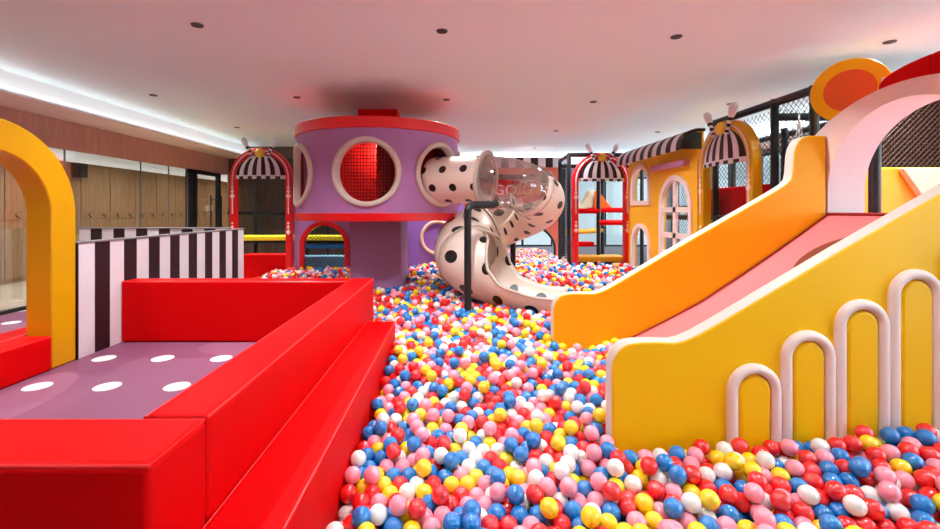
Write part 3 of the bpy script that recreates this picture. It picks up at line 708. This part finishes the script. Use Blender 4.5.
# ------------------------------------------------------------------ yellow house front
XF = 3.42
fa = thing('house_front', 'yellow play house front with arched windows and striped awning', 'play house', (XF, 7.4, 0.0))
wins = [(7.72, 8.5, 1.72, 2.44), (7.72, 8.5, 0.1, 1.36), (6.36, 7.33, 0.9, 2.14)]
MB().plate([(6.225, 0.02), (8.68, 0.02), (8.68, 2.72), (6.225, 2.72)], [arch_outline(*w_) for w_ in wins], 0, 0.09, YZ(XF)).build('wall', 'facade', fa, angle=30)
for k, (a, b, z0, z1) in enumerate(wins):
    fr = MB(); e = 0.065
    o1 = arch_outline(a - 0.015, b + 0.015, z0 - 0.015, z1 + 0.015, 24); i1 = arch_outline(a + e, b - e, z0 + e, z1 - e, 24)
    fr.plate(o1, [i1], -0.03, 0.03, YZ(XF))
    if k == 2:
        m_ = (a + b) / 2; fr.box(XF - 0.02, XF + 0.02, m_ - 0.045, m_ + 0.045, z0 + e, z1 - e)
        for z in (1.22, 1.62): fr.box(XF - 0.02, XF + 0.02, a + e, b - e, z - 0.04, z + 0.04)
    fr.build('window_frame', 'pinkwhite', fa, angle=30)
MB().box(XF - 0.11, XF, 6.42, 7.5, 2.26, 2.35).build('lintel_bar', 'mauve', fa, bevel=0.015)
aw = MB(); n = 16; W = 2.48 / n; prof = [(XF - 0.24 * math.sin(math.radians(a)), 2.50 + 0.26 * math.cos(math.radians(a))) for a in np.linspace(0, 90, 8)]
prof = [(XF + 0.1, 2.76)] + prof + [(XF - 0.24, 2.47), (XF - 0.215, 2.47)] + [(x + 0.025, z - 0.02) for x, z in prof[::-1][:-1]] + [(XF + 0.1, 2.72)]
for k in range(n):
    a, b = 6.2 + k * W, 6.2 + (k + 1) * W
    aw.prism(prof, a, b, lambda u, w, t: (u, t, w), (k + 1) % 2 if k else 1)
aw.build('awning', ['stripe_light', 'stripe_dark'], fa, angle=30)
MB().box(XF - 0.2, XF + 0.05, 6.205, 6.22, 2.47, 2.70).build('awning_end', 'black', fa)

# ------------------------------------------------------------------ climbing frames
def frame(label, posts, beams, nets, decks, loc, name='climbing_frame'):
    t = thing(name, label, 'climbing frame', loc)
    for x, y, z0, z1 in posts: MB().tube([(x, y, z0), (x, y, z1)], 0.042, 10).build('post', 'black', t)
    for a, b, m in beams: MB().tube([a, b], 0.045 if m == 'black' else 0.055, 10).build('beam', m, t)
    for (u0, u1, w0, w1, mp) in nets: net(MB(), u0, u1, w0, w1, 0.05, 0.0032, mp).build('net', 'net', t)
    for (x0, x1, y0, y1, z0, z1, m) in decks: MB().box(x0, x1, y0, y1, z0, z1).build('pad', m, t, bevel=0.015)
    return t
frame('black netted climbing frame behind the yellow house front and yellow arch',
      [(3.62, 5.0, 0, 2.86), (3.62, 4.45, 0, 2.86), (5.3, 4.45, 0, 2.86), (5.3, 6.3, 0, 2.86), (5.3, 8.4, 0, 2.86), (3.72, 6.3, 0, 2.7), (4.4, 5.9, 0, 2.7), (4.6, 7.3, 0, 2.7)],
      [((3.62, 4.42, 2.82), (3.62, 6.2, 2.82), 'black'), ((3.62, 4.45, 2.62), (5.3, 4.45, 2.62), 'black'), ((3.62, 5.0, 2.66), (5.3, 5.0, 2.66), 'black'), ((5.3, 4.45, 2.82), (5.3, 8.4, 2.82), 'black'),
       ((3.72, 5.0, 1.5), (3.72, 8.5, 1.5), 'black'), ((4.5, 6.3, 1.52), (4.5, 8.5, 1.52), 'red')],
      [(4.47, 4.98, 0.6, 2.8, YZ(3.62)), (5.05, 6.25, 0.6, 2.75, YZ(3.66)), (6.35, 8.6, 0.6, 2.7, YZ(3.75)), (4.5, 8.4, 0.6, 2.8, YZ(5.3)), (3.65, 5.28, 0.6, 2.75, XZ(5.02))],
      [(3.80, 3.95, 5.05, 6.95, 1.53, 1.93, 'red'), (3.76, 5.25, 5.05, 6.95, 1.46, 1.52, 'brown'), (3.70, 3.755, 5.05, 6.95, 1.44, 1.52, 'golden'), (4.3, 4.4, 4.5, 5.0, 1.3, 1.9, 'red')], (4.4, 6.4, 0))
frame('black netted climbing frame with red and yellow pads behind the corner arch',
      [(2.3, 8.86, 0, 2.72), (2.37, 9.9, 0, 2.72), (3.0, 9.2, 0, 2.6), (3.32, 9.9, 0, 2.6), (2.62, 10.6, 0, 2.6), (4.2, 9.9, 0, 2.6)],
      [((2.3, 8.86, 2.72), (2.37, 9.9, 2.72), 'black'), ((2.3, 8.86, 2.72), (3.4, 8.86, 2.72), 'black'), ((2.35, 9.2, 1.6), (3.0, 9.2, 1.6), 'red'), ((3.0, 9.2, 1.36), (4.2, 9.2, 1.36), 'red'), ((2.37, 9.3, 1.15), (3.3, 9.9, 1.17), 'golden'), ((2.37, 9.9, 2.6), (4.2, 9.9, 2.6), 'black'), ((2.9, 9.6, 1.62), (4.3, 9.6, 1.62), 'red')],
      [(2.37, 4.2, 0.6, 2.55, XZ(9.92)), (8.9, 9.9, 0.6, 2.68, YZ(2.34))],
      [(2.4, 3.44, 8.86, 9.3, 0.58, 0.69, 'golden'), (2.4, 3.44, 8.9, 9.3, 0.3, 0.57, 'black'), (2.4, 2.95, 9.3, 9.5, 0.85, 0.95, 'red')], (2.9, 9.5, 0))
cn = thing('foam_wedge', 'orange and cream foam wedge on a pad behind the corner red arch', 'foam wedge', (3.1, 9.75, 1.6))
MB().prism([(2.72, 1.66), (3.3, 1.66), (3.05, 2.05), (2.97, 2.05)], 0, 0.25, XZ(9.62)).build('front_face', 'creamstripe', cn, bevel=0.01)
MB().prism([(3.02, 1.66), (3.42, 1.66), (3.12, 2.05), (3.07, 2.05)], -0.03, 0.0, XZ(9.62)).build('side_face', 'orange', cn, bevel=0.008)
rp = MB()
for dx in (-0.09, 0.0, 0.09): rp.tube([(3.70, 4.75, 2.58), (3.70 + dx * 0.3, 4.75 + dx, 2.36)], 0.008, 6)
rp.tube([(3.67, 4.66, 2.36), (3.67, 4.84, 2.36)], 0.012, 6)
for dx in (-0.085, 0.085): rp.tube([(3.69, 4.75 + dx, 2.36), (3.69, 4.75 + dx * 1.1, 1.75)], 0.006, 6)
rp.tube([(3.70, 4.75, 2.58), (3.70, 4.75, 2.64)], 0.01, 6)
tag(rp.build('rope_swing', 'rope'), 'white knotted rope hanging from the net frame above the slide', 'rope')

# ------------------------------------------------------------------ purple wall with the red arched hatch, panel with peach rings
pw = thing('purple_wall', 'purple play wall with a red rimmed arched opening under the drum', 'play wall', (-2.35, 8.15, 0))
MB().plate([(-2.92, 0.02), (-1.8, 0.02), (-1.8, 2.75), (-2.92, 2.75)], [arch_outline(-2.76, -1.97, 0.3, 1.36)], 0, 0.1, XZ(8.1)).build('wall', 'purple', pw, angle=30)
MB().plate(arch_outline(-2.82, -1.91, 0.25, 1.42), [arch_outline(-2.735, -1.995, 0.31, 1.335)], -0.04, 0.06, XZ(8.1)).build('hatch_rim', 'red_gloss', pw, bevel=0.01, angle=30)
net(MB(), -2.74, -1.99, 0.31, 1.34, 0.05, 0.0032, XZ(8.17), inside=lambda u, w: w < 0.965 or math.hypot(u + 2.365, w - 0.965) < 0.37).build('net', 'net', pw)
MB().tube([(-1.84, 8.06, 0), (-1.84, 8.06, 1.5)], 0.03, 8).build('edge_post', 'black', pw)
cp = thing('ring_panel', 'purple panel with peach circles behind the drum pillar', 'play wall', (-0.8, 9.05, 0))
MB().box(-1.78, 0.2, 9.0, 9.1, 0, 1.85).build('panel', 'violet', cp, bevel=0.01)
for x in (-0.33, -1.3):
    MB().tube([(x + 0.325 * math.cos(2 * PI * k / 40), 8.995, 1.06 + 0.325 * math.sin(2 * PI * k / 40)) for k in range(40)], 0.032, 8, closed=True).build('ring_trim', 'peach', cp)

# ------------------------------------------------------------------ salmon house front at the back
sf = thing('salmon_front', 'salmon pink house front with a striped top at the back of the pit', 'play house', (1.0, 11.0, 0))
MB().plate([(-1.75, 0.02), (2.62, 0.02), (2.62, 2.68), (-1.75, 2.68)], [arch_outline(0.42, 2.5, 0.3, 1.36, 28, 0.7)], 0, 0.12, XZ(11.0)).build('wall', 'salmon', sf, angle=30)
st = MB(); n = 24
for k in range(n): st.box(-1.75 + 4.37 * k / n, -1.75 + 4.37 * (k + 1) / n, 10.92, 11.0, 2.68, 2.92, mi=k % 2)
st.build('striped_band', ['stripe_dark', 'stripe_light'], sf, smooth=False)
oo = arch_outline(0.42, 2.5, 0.3, 1.36, 28, 0.7)[1:]
MB().tube([(u, 10.985, z) for u, z in oo] + [(0.42, 10.985, 0.3)], 0.03, 8).build('opening_trim', 'black', sf)
MB().plate([(2.1, 2.24), (2.42, 2.24), (2.42, 2.58), (2.1, 2.58)], [[(2.17, 2.3), (2.35, 2.3), (2.35, 2.52), (2.17, 2.52)]], -0.04, 0.0, XZ(11.0)).build('window_frame', 'peach', sf)
MB().box(2.16, 2.36, 10.985, 11.0, 2.29, 2.53).build('window_pane', 'black', sf)
sg = thing('slogan_sign', 'red sign with white letters on the salmon house front', 'sign', (1.3, 10.96, 1.9))
MB().box(0.55, 2.02, 10.95, 11.0, 1.95, 2.38).build('board', 'screen', sg, bevel=0.008)
MB().box(0.55, 2.02, 10.955, 11.0, 2.382, 2.5).build('upper_strip', 'walldark', sg, bevel=0.004)
MB().box(0.55, 1.6, 10.955, 11.0, 1.84, 1.945).build('lower_strip', 'lilac', sg, bevel=0.004)
cu = bpy.data.curves.new('lettering', 'FONT'); cu.body = 'GO U'; cu.size = 0.36; cu.extrude = 0.006; cu.space_character = 1.1
to = bpy.data.objects.new('tmp_text', cu); C.objects.link(to); bpy.context.view_layer.update()
tm = bpy.data.meshes.new_from_object(to.evaluated_get(bpy.context.evaluated_depsgraph_get())); bpy.data.objects.remove(to)
lt = bpy.data.objects.new('lettering', tm); C.objects.link(lt); lt.parent = sg; lt.rotation_euler = (PI / 2, 0, 0)
lt.location = Vector((0.98, 10.945, 2.0)) - sg.location; tm.materials.clear(); tm.materials.append(M['white'])

# ------------------------------------------------------------------ dim corner behind the first red arch
tp = thing('trampoline', 'low trampoline with yellow padded rim behind the first red arch', 'trampoline', (-3.6, 9.3, 0))
MB().prism([(-5.2, 8.75), (-4.2, 8.62), (-1.9, 8.62), (-1.9, 8.95), (-4.2, 8.95), (-5.2, 9.1)], 1.02, 1.12, lambda u, w, t: (u, w, t)).build('rim_pad', 'lemon', tp, bevel=0.02)
MB().prism([(-3.05, 8.7), (-1.9, 8.7), (-1.9, 8.9), (-3.05, 8.9)], 0.86, 0.95, lambda u, w, t: (u, w, t)).build('side_pad', 'blue', tp, bevel=0.02)
MB().box(-3.0, -1.86, 8.4, 8.6, 0.1, 0.75).build('step_pad', 'paleblue', tp, bevel=0.02)
MB().box(-5.1, -1.95, 8.95, 9.5, 0.95, 1.02).build('bed', 'black', tp)
for x in (-5.05, -4.3, -3.1, -2.0): MB().tube([(x, 8.9, 0), (x, 8.9, 0.97)], 0.03, 8).build('leg', 'black', tp)
pad('padded_kerb', 'red padded kerb behind the first red circus arch', -3.9, -3.05, 8.2, 8.45, 0.0, 0.8)
frame('dark net frame in the dim corner behind the first red arch',
      [(-4.3, 9.6, 0, 2.75), (-3.45, 10.4, 0, 2.75), (-2.95, 10.4, 0, 2.75), (-2.3, 9.6, 0, 2.75)],
      [((-4.3, 9.6, 2.7), (-2.3, 9.6, 2.7), 'black'), ((-5.3, 10.4, 1.55), (-2.9, 10.4, 1.55), 'black')], [(-4.28, -2.32, 1.1, 2.7, XZ(9.6))], [], (-3.3, 10.0, 0))

# ------------------------------------------------------------------ the balls
D = 0.08; RB = D / 2
def smooth(a, b, x): q = np.clip((x - a) / (b - a), 0, 1); return q * q * (3 - 2 * q)
def surf(x, y):
    s = np.interp(y, [1.0, 2.2, 2.9, 3.6, 5.0, 6.5, 9.0], [0.35, 0.36, 0.42, 0.50, 0.56, 0.59, 0.595])
    s = s + 0.045 * smooth(0.3, 0.75, x) * smooth(1.8, 2.35, y) * (y < 2.6)
    s = s + 0.09 * np.clip((x - 0.7) / 1.5, 0, 1.3) * smooth(1.7, 2.3, y) * (y < 2.47)
    s = np.where((x > 0.86) & (y > 2.5) & (y < 3.86), np.minimum(s, 0.415), s)
    return s + 0.012 * np.sin(3.1 * x + 1.7 * y) * np.cos(2.3 * y - 1.1 * x)
BOX = [(-4.0, -0.532, 0.0, 4.03), (-4.0, -0.802, 0.0, 4.44), (0.863, 3.3, YF - 0.05, YF + 0.11), (0.863, 3.3, YB, YB + 0.11), (-1.456, -0.742, 6.2, 7.12), (-3.3, -3.14, 4.4, 8.0),
       (0.113, 0.197, 4.958, 5.042), (2.33, 2.46, 8.7, 8.82), (3.34, 3.51, 8.7, 8.82), (3.42, 3.51, 6.2, 8.7), (-2.96, -1.78, 8.1, 8.2), (-1.8, 0.22, 9.0, 9.1), (2.4, 3.46, 8.84, 9.32)]
def zone(x, y):
    z = (x > -0.50) & (x < 3.0) & (y > 1.25) & (y < 2.38)
    z |= (x > -0.50) & (x < 0.84) & (y >= 2.38) & (y < 4.1)
    z |= (x > 0.84) & (x < 1.28) & (y > 2.56) & (y < 3.82)
    z |= (x > -0.78) & (x < 3.38) & (y > 3.99) & (y < 8.68)
    z |= (x > -1.4) & (x <= -0.78) & (y > 4.5) & (y <= 5.6)
    z |= (x > -3.12) & (x <= -0.78) & (y > 5.6) & (y < 8.08)
    z |= (x > -0.7) & (x < 3.4) & (y >= 8.68) & (y < 10.95)
    z |= (x > 0.5) & (x < 2.45) & (y >= 10.95) & (y < 12.9)
    z |= (x > 3.54) & (x < 4.9) & (y > 6.4) & (y < 8.7)
    for a, b, c, d_ in BOX: z &= ~((x > a - RB * 0.9) & (x < b + RB * 0.9) & (y > c - RB * 0.9) & (y < d_ + RB * 0.9))
    return z
sp_ = D * 1.03
gx, gy_ = np.meshgrid(np.arange(-3.3, 5.0, sp_), np.arange(1.2, 13.0, sp_ * 0.866)); gx = gx + (np.arange(gx.shape[0]) % 2)[:, None] * sp_ / 2
layers = []
for lay, (dz, keep) in enumerate(((-0.115, 1.0), (-0.052, 0.97), (0.012, 0.30))):
    x = gx.ravel() + (sp_ * 0.4 if lay == 1 else (sp_ * 0.1 if lay == 2 else 0)); y = gy_.ravel() + (sp_ * 0.29 if lay == 1 else 0.0)
    x = x + rng.normal(0, 0.017, x.shape); y = y + rng.normal(0, 0.017, x.shape)
    k = zone(x, y) & (rng.random(x.shape) < keep) & ~((lay == 2) & (y > 9)) ; x, y = x[k], y[k]
    layers.append(np.stack([x, y, surf(x, y) + dz + rng.normal(0, 0.008, x.shape)], 1))
P = np.concatenate(layers)
tubep = np.array([tuple(p) for p, k in path if k > 0.7]); tubr = 0.46
post2 = (0.86, 6.45)
def near_tube(P):
    out = np.zeros(len(P), bool)
    for c in tubep: out |= ((P - c) ** 2).sum(1) < tubr ** 2
    out |= (P[:, 0] - post2[0]) ** 2 + (P[:, 1] - post2[1]) ** 2 < 0.08 ** 2
    return out
P = P[~near_tube(P)]
def pairs(P):
    c = np.floor(P / D).astype(np.int64) + 200; key = (c[:, 0] * 1000 + c[:, 1]) * 1000 + c[:, 2]
    o = np.argsort(key, kind='stable'); sk = key[o]; I = []; J = []
    for dx in (-1, 0, 1):
        for dy in (-1, 0, 1):
            for dz in (-1, 0, 1):
                off = (dx * 1000 + dy) * 1000 + dz
                if off < 0: continue
                lo = np.searchsorted(sk, sk + off, 'left'); hi = np.searchsorted(sk, sk + off, 'right')
                n = hi - lo; i = np.repeat(np.arange(len(sk)), n); j = np.arange(n.sum()) - np.repeat(np.cumsum(n) - n, n) + np.repeat(lo, n)
                if off == 0: m = j > i; i, j = i[m], j[m]
                I.append(o[i]); J.append(o[j])
    return np.concatenate(I), np.concatenate(J)
for it in range(70):
    if it < 45: P[:, 2] -= 0.0035
    if it % 2 == 0: I, J = pairs(P)
    d_ = P[I] - P[J]; L = np.sqrt((d_ ** 2).sum(1)) + 1e-9; m = L < D * 1.002
    cor = d_[m] / L[m, None] * ((D * 1.002 - L[m]) * 0.5)[:, None]; i, j = I[m], J[m]
    acc = np.zeros_like(P); cnt = np.zeros(len(P))
    for a in range(3):
        acc[:, a] = np.bincount(i, cor[:, a], len(P)) - np.bincount(j, cor[:, a], len(P))
    cnt = np.bincount(i, minlength=len(P)) + np.bincount(j, minlength=len(P))
    P += acc / np.maximum(1, cnt * 0.45)[:, None]
    low = surf(P[:, 0], P[:, 1]) - 0.16; P[:, 2] = np.maximum(P[:, 2], low)
    for a, b, c, e in BOX:                                # keep out of solid things
        ins = (P[:, 0] > a - RB) & (P[:, 0] < b + RB) & (P[:, 1] > c - RB) & (P[:, 1] < e + RB)
        if ins.any():
            q = P[ins]; ds = np.stack([q[:, 0] - (a - RB), (b + RB) - q[:, 0], q[:, 1] - (c - RB), (e + RB) - q[:, 1]], 1); k = ds.argmin(1)
            q[:, 0] = np.where(k == 0, a - RB, np.where(k == 1, b + RB, q[:, 0])); q[:, 1] = np.where(k == 2, c - RB, np.where(k == 3, e + RB, q[:, 1])); P[ins] = q
    bz = np.interp(P[:, 0], [0.9, 1.1, 1.35, 1.561, 1.85], [0.27, 0.32, 0.41, 0.508, 0.653]); ch = (P[:, 0] > 0.87) & (P[:, 1] > 2.5) & (P[:, 1] < 3.86) & (P[:, 0] < 2)
    P[ch, 2] = np.maximum(P[ch, 2], bz[ch] + RB + 0.01)
P = P[~near_tube(P)]
col = rng.choice(5, len(P), p=[0.25, 0.23, 0.16, 0.19, 0.17])
# which balls show largest in the picture: a coarse depth buffer of the nearer ones
near = np.where(P[:, 1] < 3.6)[0]; near = near[np.argsort(-P[near, 1])]
idb = -np.ones((529, 940), int)
for q in near:
    x, y, z = P[q]; u = CX + FL * x / y; v = HY - FL * (z - CZ) / y; r = RB * FL / y
    x0, x1, y0, y1 = int(max(0, u - r)), int(min(939, u + r)) + 1, int(max(0, v - r)), int(min(528, v + r)) + 1
    if x0 >= x1 or y0 >= y1: continue
    yy, xx = np.mgrid[y0:y1, x0:x1]; sub = idb[y0:y1, x0:x1]; sub[(xx - u) ** 2 + (yy - v) ** 2 < r * r] = q
cntp = np.bincount(idb[idb >= 0], minlength=len(P)); single = set(np.argsort(-cntp)[:300].tolist())
def ico(sub):
    bm = bmesh.new(); bmesh.ops.create_icosphere(bm, subdivisions=sub, radius=RB)
    v = np.array([q.co[:] for q in bm.verts]); f = np.array([[q.index for q in g.verts] for g in bm.faces]); bm.free(); return v, f
protos = []
for nme, c in BALLC:
    bm = bmesh.new(); bmesh.ops.create_icosphere(bm, subdivisions=4, radius=RB); me = bpy.data.meshes.new(nme + '_ball'); bm.to_mesh(me); bm.free()
    me.polygons.foreach_set('use_smooth', [True] * len(me.polygons)); me.materials.append(M['ball_' + nme]); protos.append(me)
for q in sorted(single):
    x, y, z = P[q]; o = bpy.data.objects.new('play_ball', protos[col[q]]); C.objects.link(o); o.location = (x, y, z)
    nme = BALLC[col[q]][0]
    where = 'among those beside the red padded step' if x < 0.15 else ('in the open middle of the pit near the viewer' if x < 0.85 else 'heaped before the yellow slide panel with arches')
    tag(o, '%s plastic ball %s' % (nme, where), 'ball', 'play balls at the near edge of the pit')
rest = np.array([q for q in range(len(P)) if q not in single])
V = []; F = []; MI = []; off = 0
for sub, sel in ((3, rest[P[rest, 1] < 4.6]), (2, rest[P[rest, 1] >= 4.6])):
    bv, bf = ico(sub); n = len(sel)
    V.append((bv[None] + P[sel][:, None]).reshape(-1, 3)); F.append((bf[None] + (off + np.arange(n) * len(bv))[:, None, None]).reshape(-1, 3)); MI.append(np.repeat(col[sel], len(bf))); off += n * len(bv)
V = np.concatenate(V).astype(np.float32); F = np.concatenate(F).astype(np.int32); MI = np.concatenate(MI).astype(np.int32)
me = bpy.data.meshes.new('ball_bed'); me.vertices.add(len(V)); me.vertices.foreach_set('co', V.ravel())
me.loops.add(F.size); me.loops.foreach_set('vertex_index', F.ravel()); me.polygons.add(len(F))
me.polygons.foreach_set('loop_start', np.arange(0, F.size, 3, dtype=np.int32)); me.polygons.foreach_set('loop_total', np.full(len(F), 3, np.int32))
for nme, c in BALLC: me.materials.append(M['ball_' + nme])
me.polygons.foreach_set('material_index', MI); me.polygons.foreach_set('use_smooth', np.ones(len(F), bool)); me.update(calc_edges=True); me.validate()
bb = bpy.data.objects.new('ball_bed', me); C.objects.link(bb)
tag(bb, 'dense bed of red, blue, yellow, pink and white balls filling the pit', 'balls', kind='stuff')
print('BALLS', len(P), 'faces', len(F))

# ------------------------------------------------------------------ light and render look
w = bpy.data.worlds.new('sky'); bpy.context.scene.world = w; w.use_nodes = True
nt = w.node_tree; bg = nt.nodes['Background']                    # hazy sky, brightest round a low veiled sun behind the viewer's right shoulder
tc = nt.nodes.new('ShaderNodeTexCoord'); vd = nt.nodes.new('ShaderNodeVectorMath'); vd.operation = 'DOT_PRODUCT'
sd_ = Vector((0.86, -0.5, 0.1)).normalized(); vd.inputs[1].default_value = sd_; nt.links.new(tc.outputs['Generated'], vd.inputs[0])
mr = nt.nodes.new('ShaderNodeMapRange'); mr.inputs['From Min'].default_value = 0.1; mr.inputs['From Max'].default_value = 0.95; mr.inputs['To Min'].default_value = 1.15; mr.inputs['To Max'].default_value = 11.0
nt.links.new(vd.outputs['Value'], mr.inputs['Value']); nt.links.new(mr.outputs[0], bg.inputs[1])
bg.inputs[0].default_value = (0.72, 0.9, 1.0, 1)
sc = bpy.context.scene
sc.view_settings.view_transform = 'Standard'; sc.view_settings.look = 'None'; sc.view_settings.gamma = 1; sc.view_settings.use_curve_mapping = False
sc.view_settings.exposure = 0.0
sc.cycles.max_bounces = 10; sc.cycles.diffuse_bounces = 6; sc.cycles.transparent_max_bounces = 24; sc.cycles.use_denoising = True
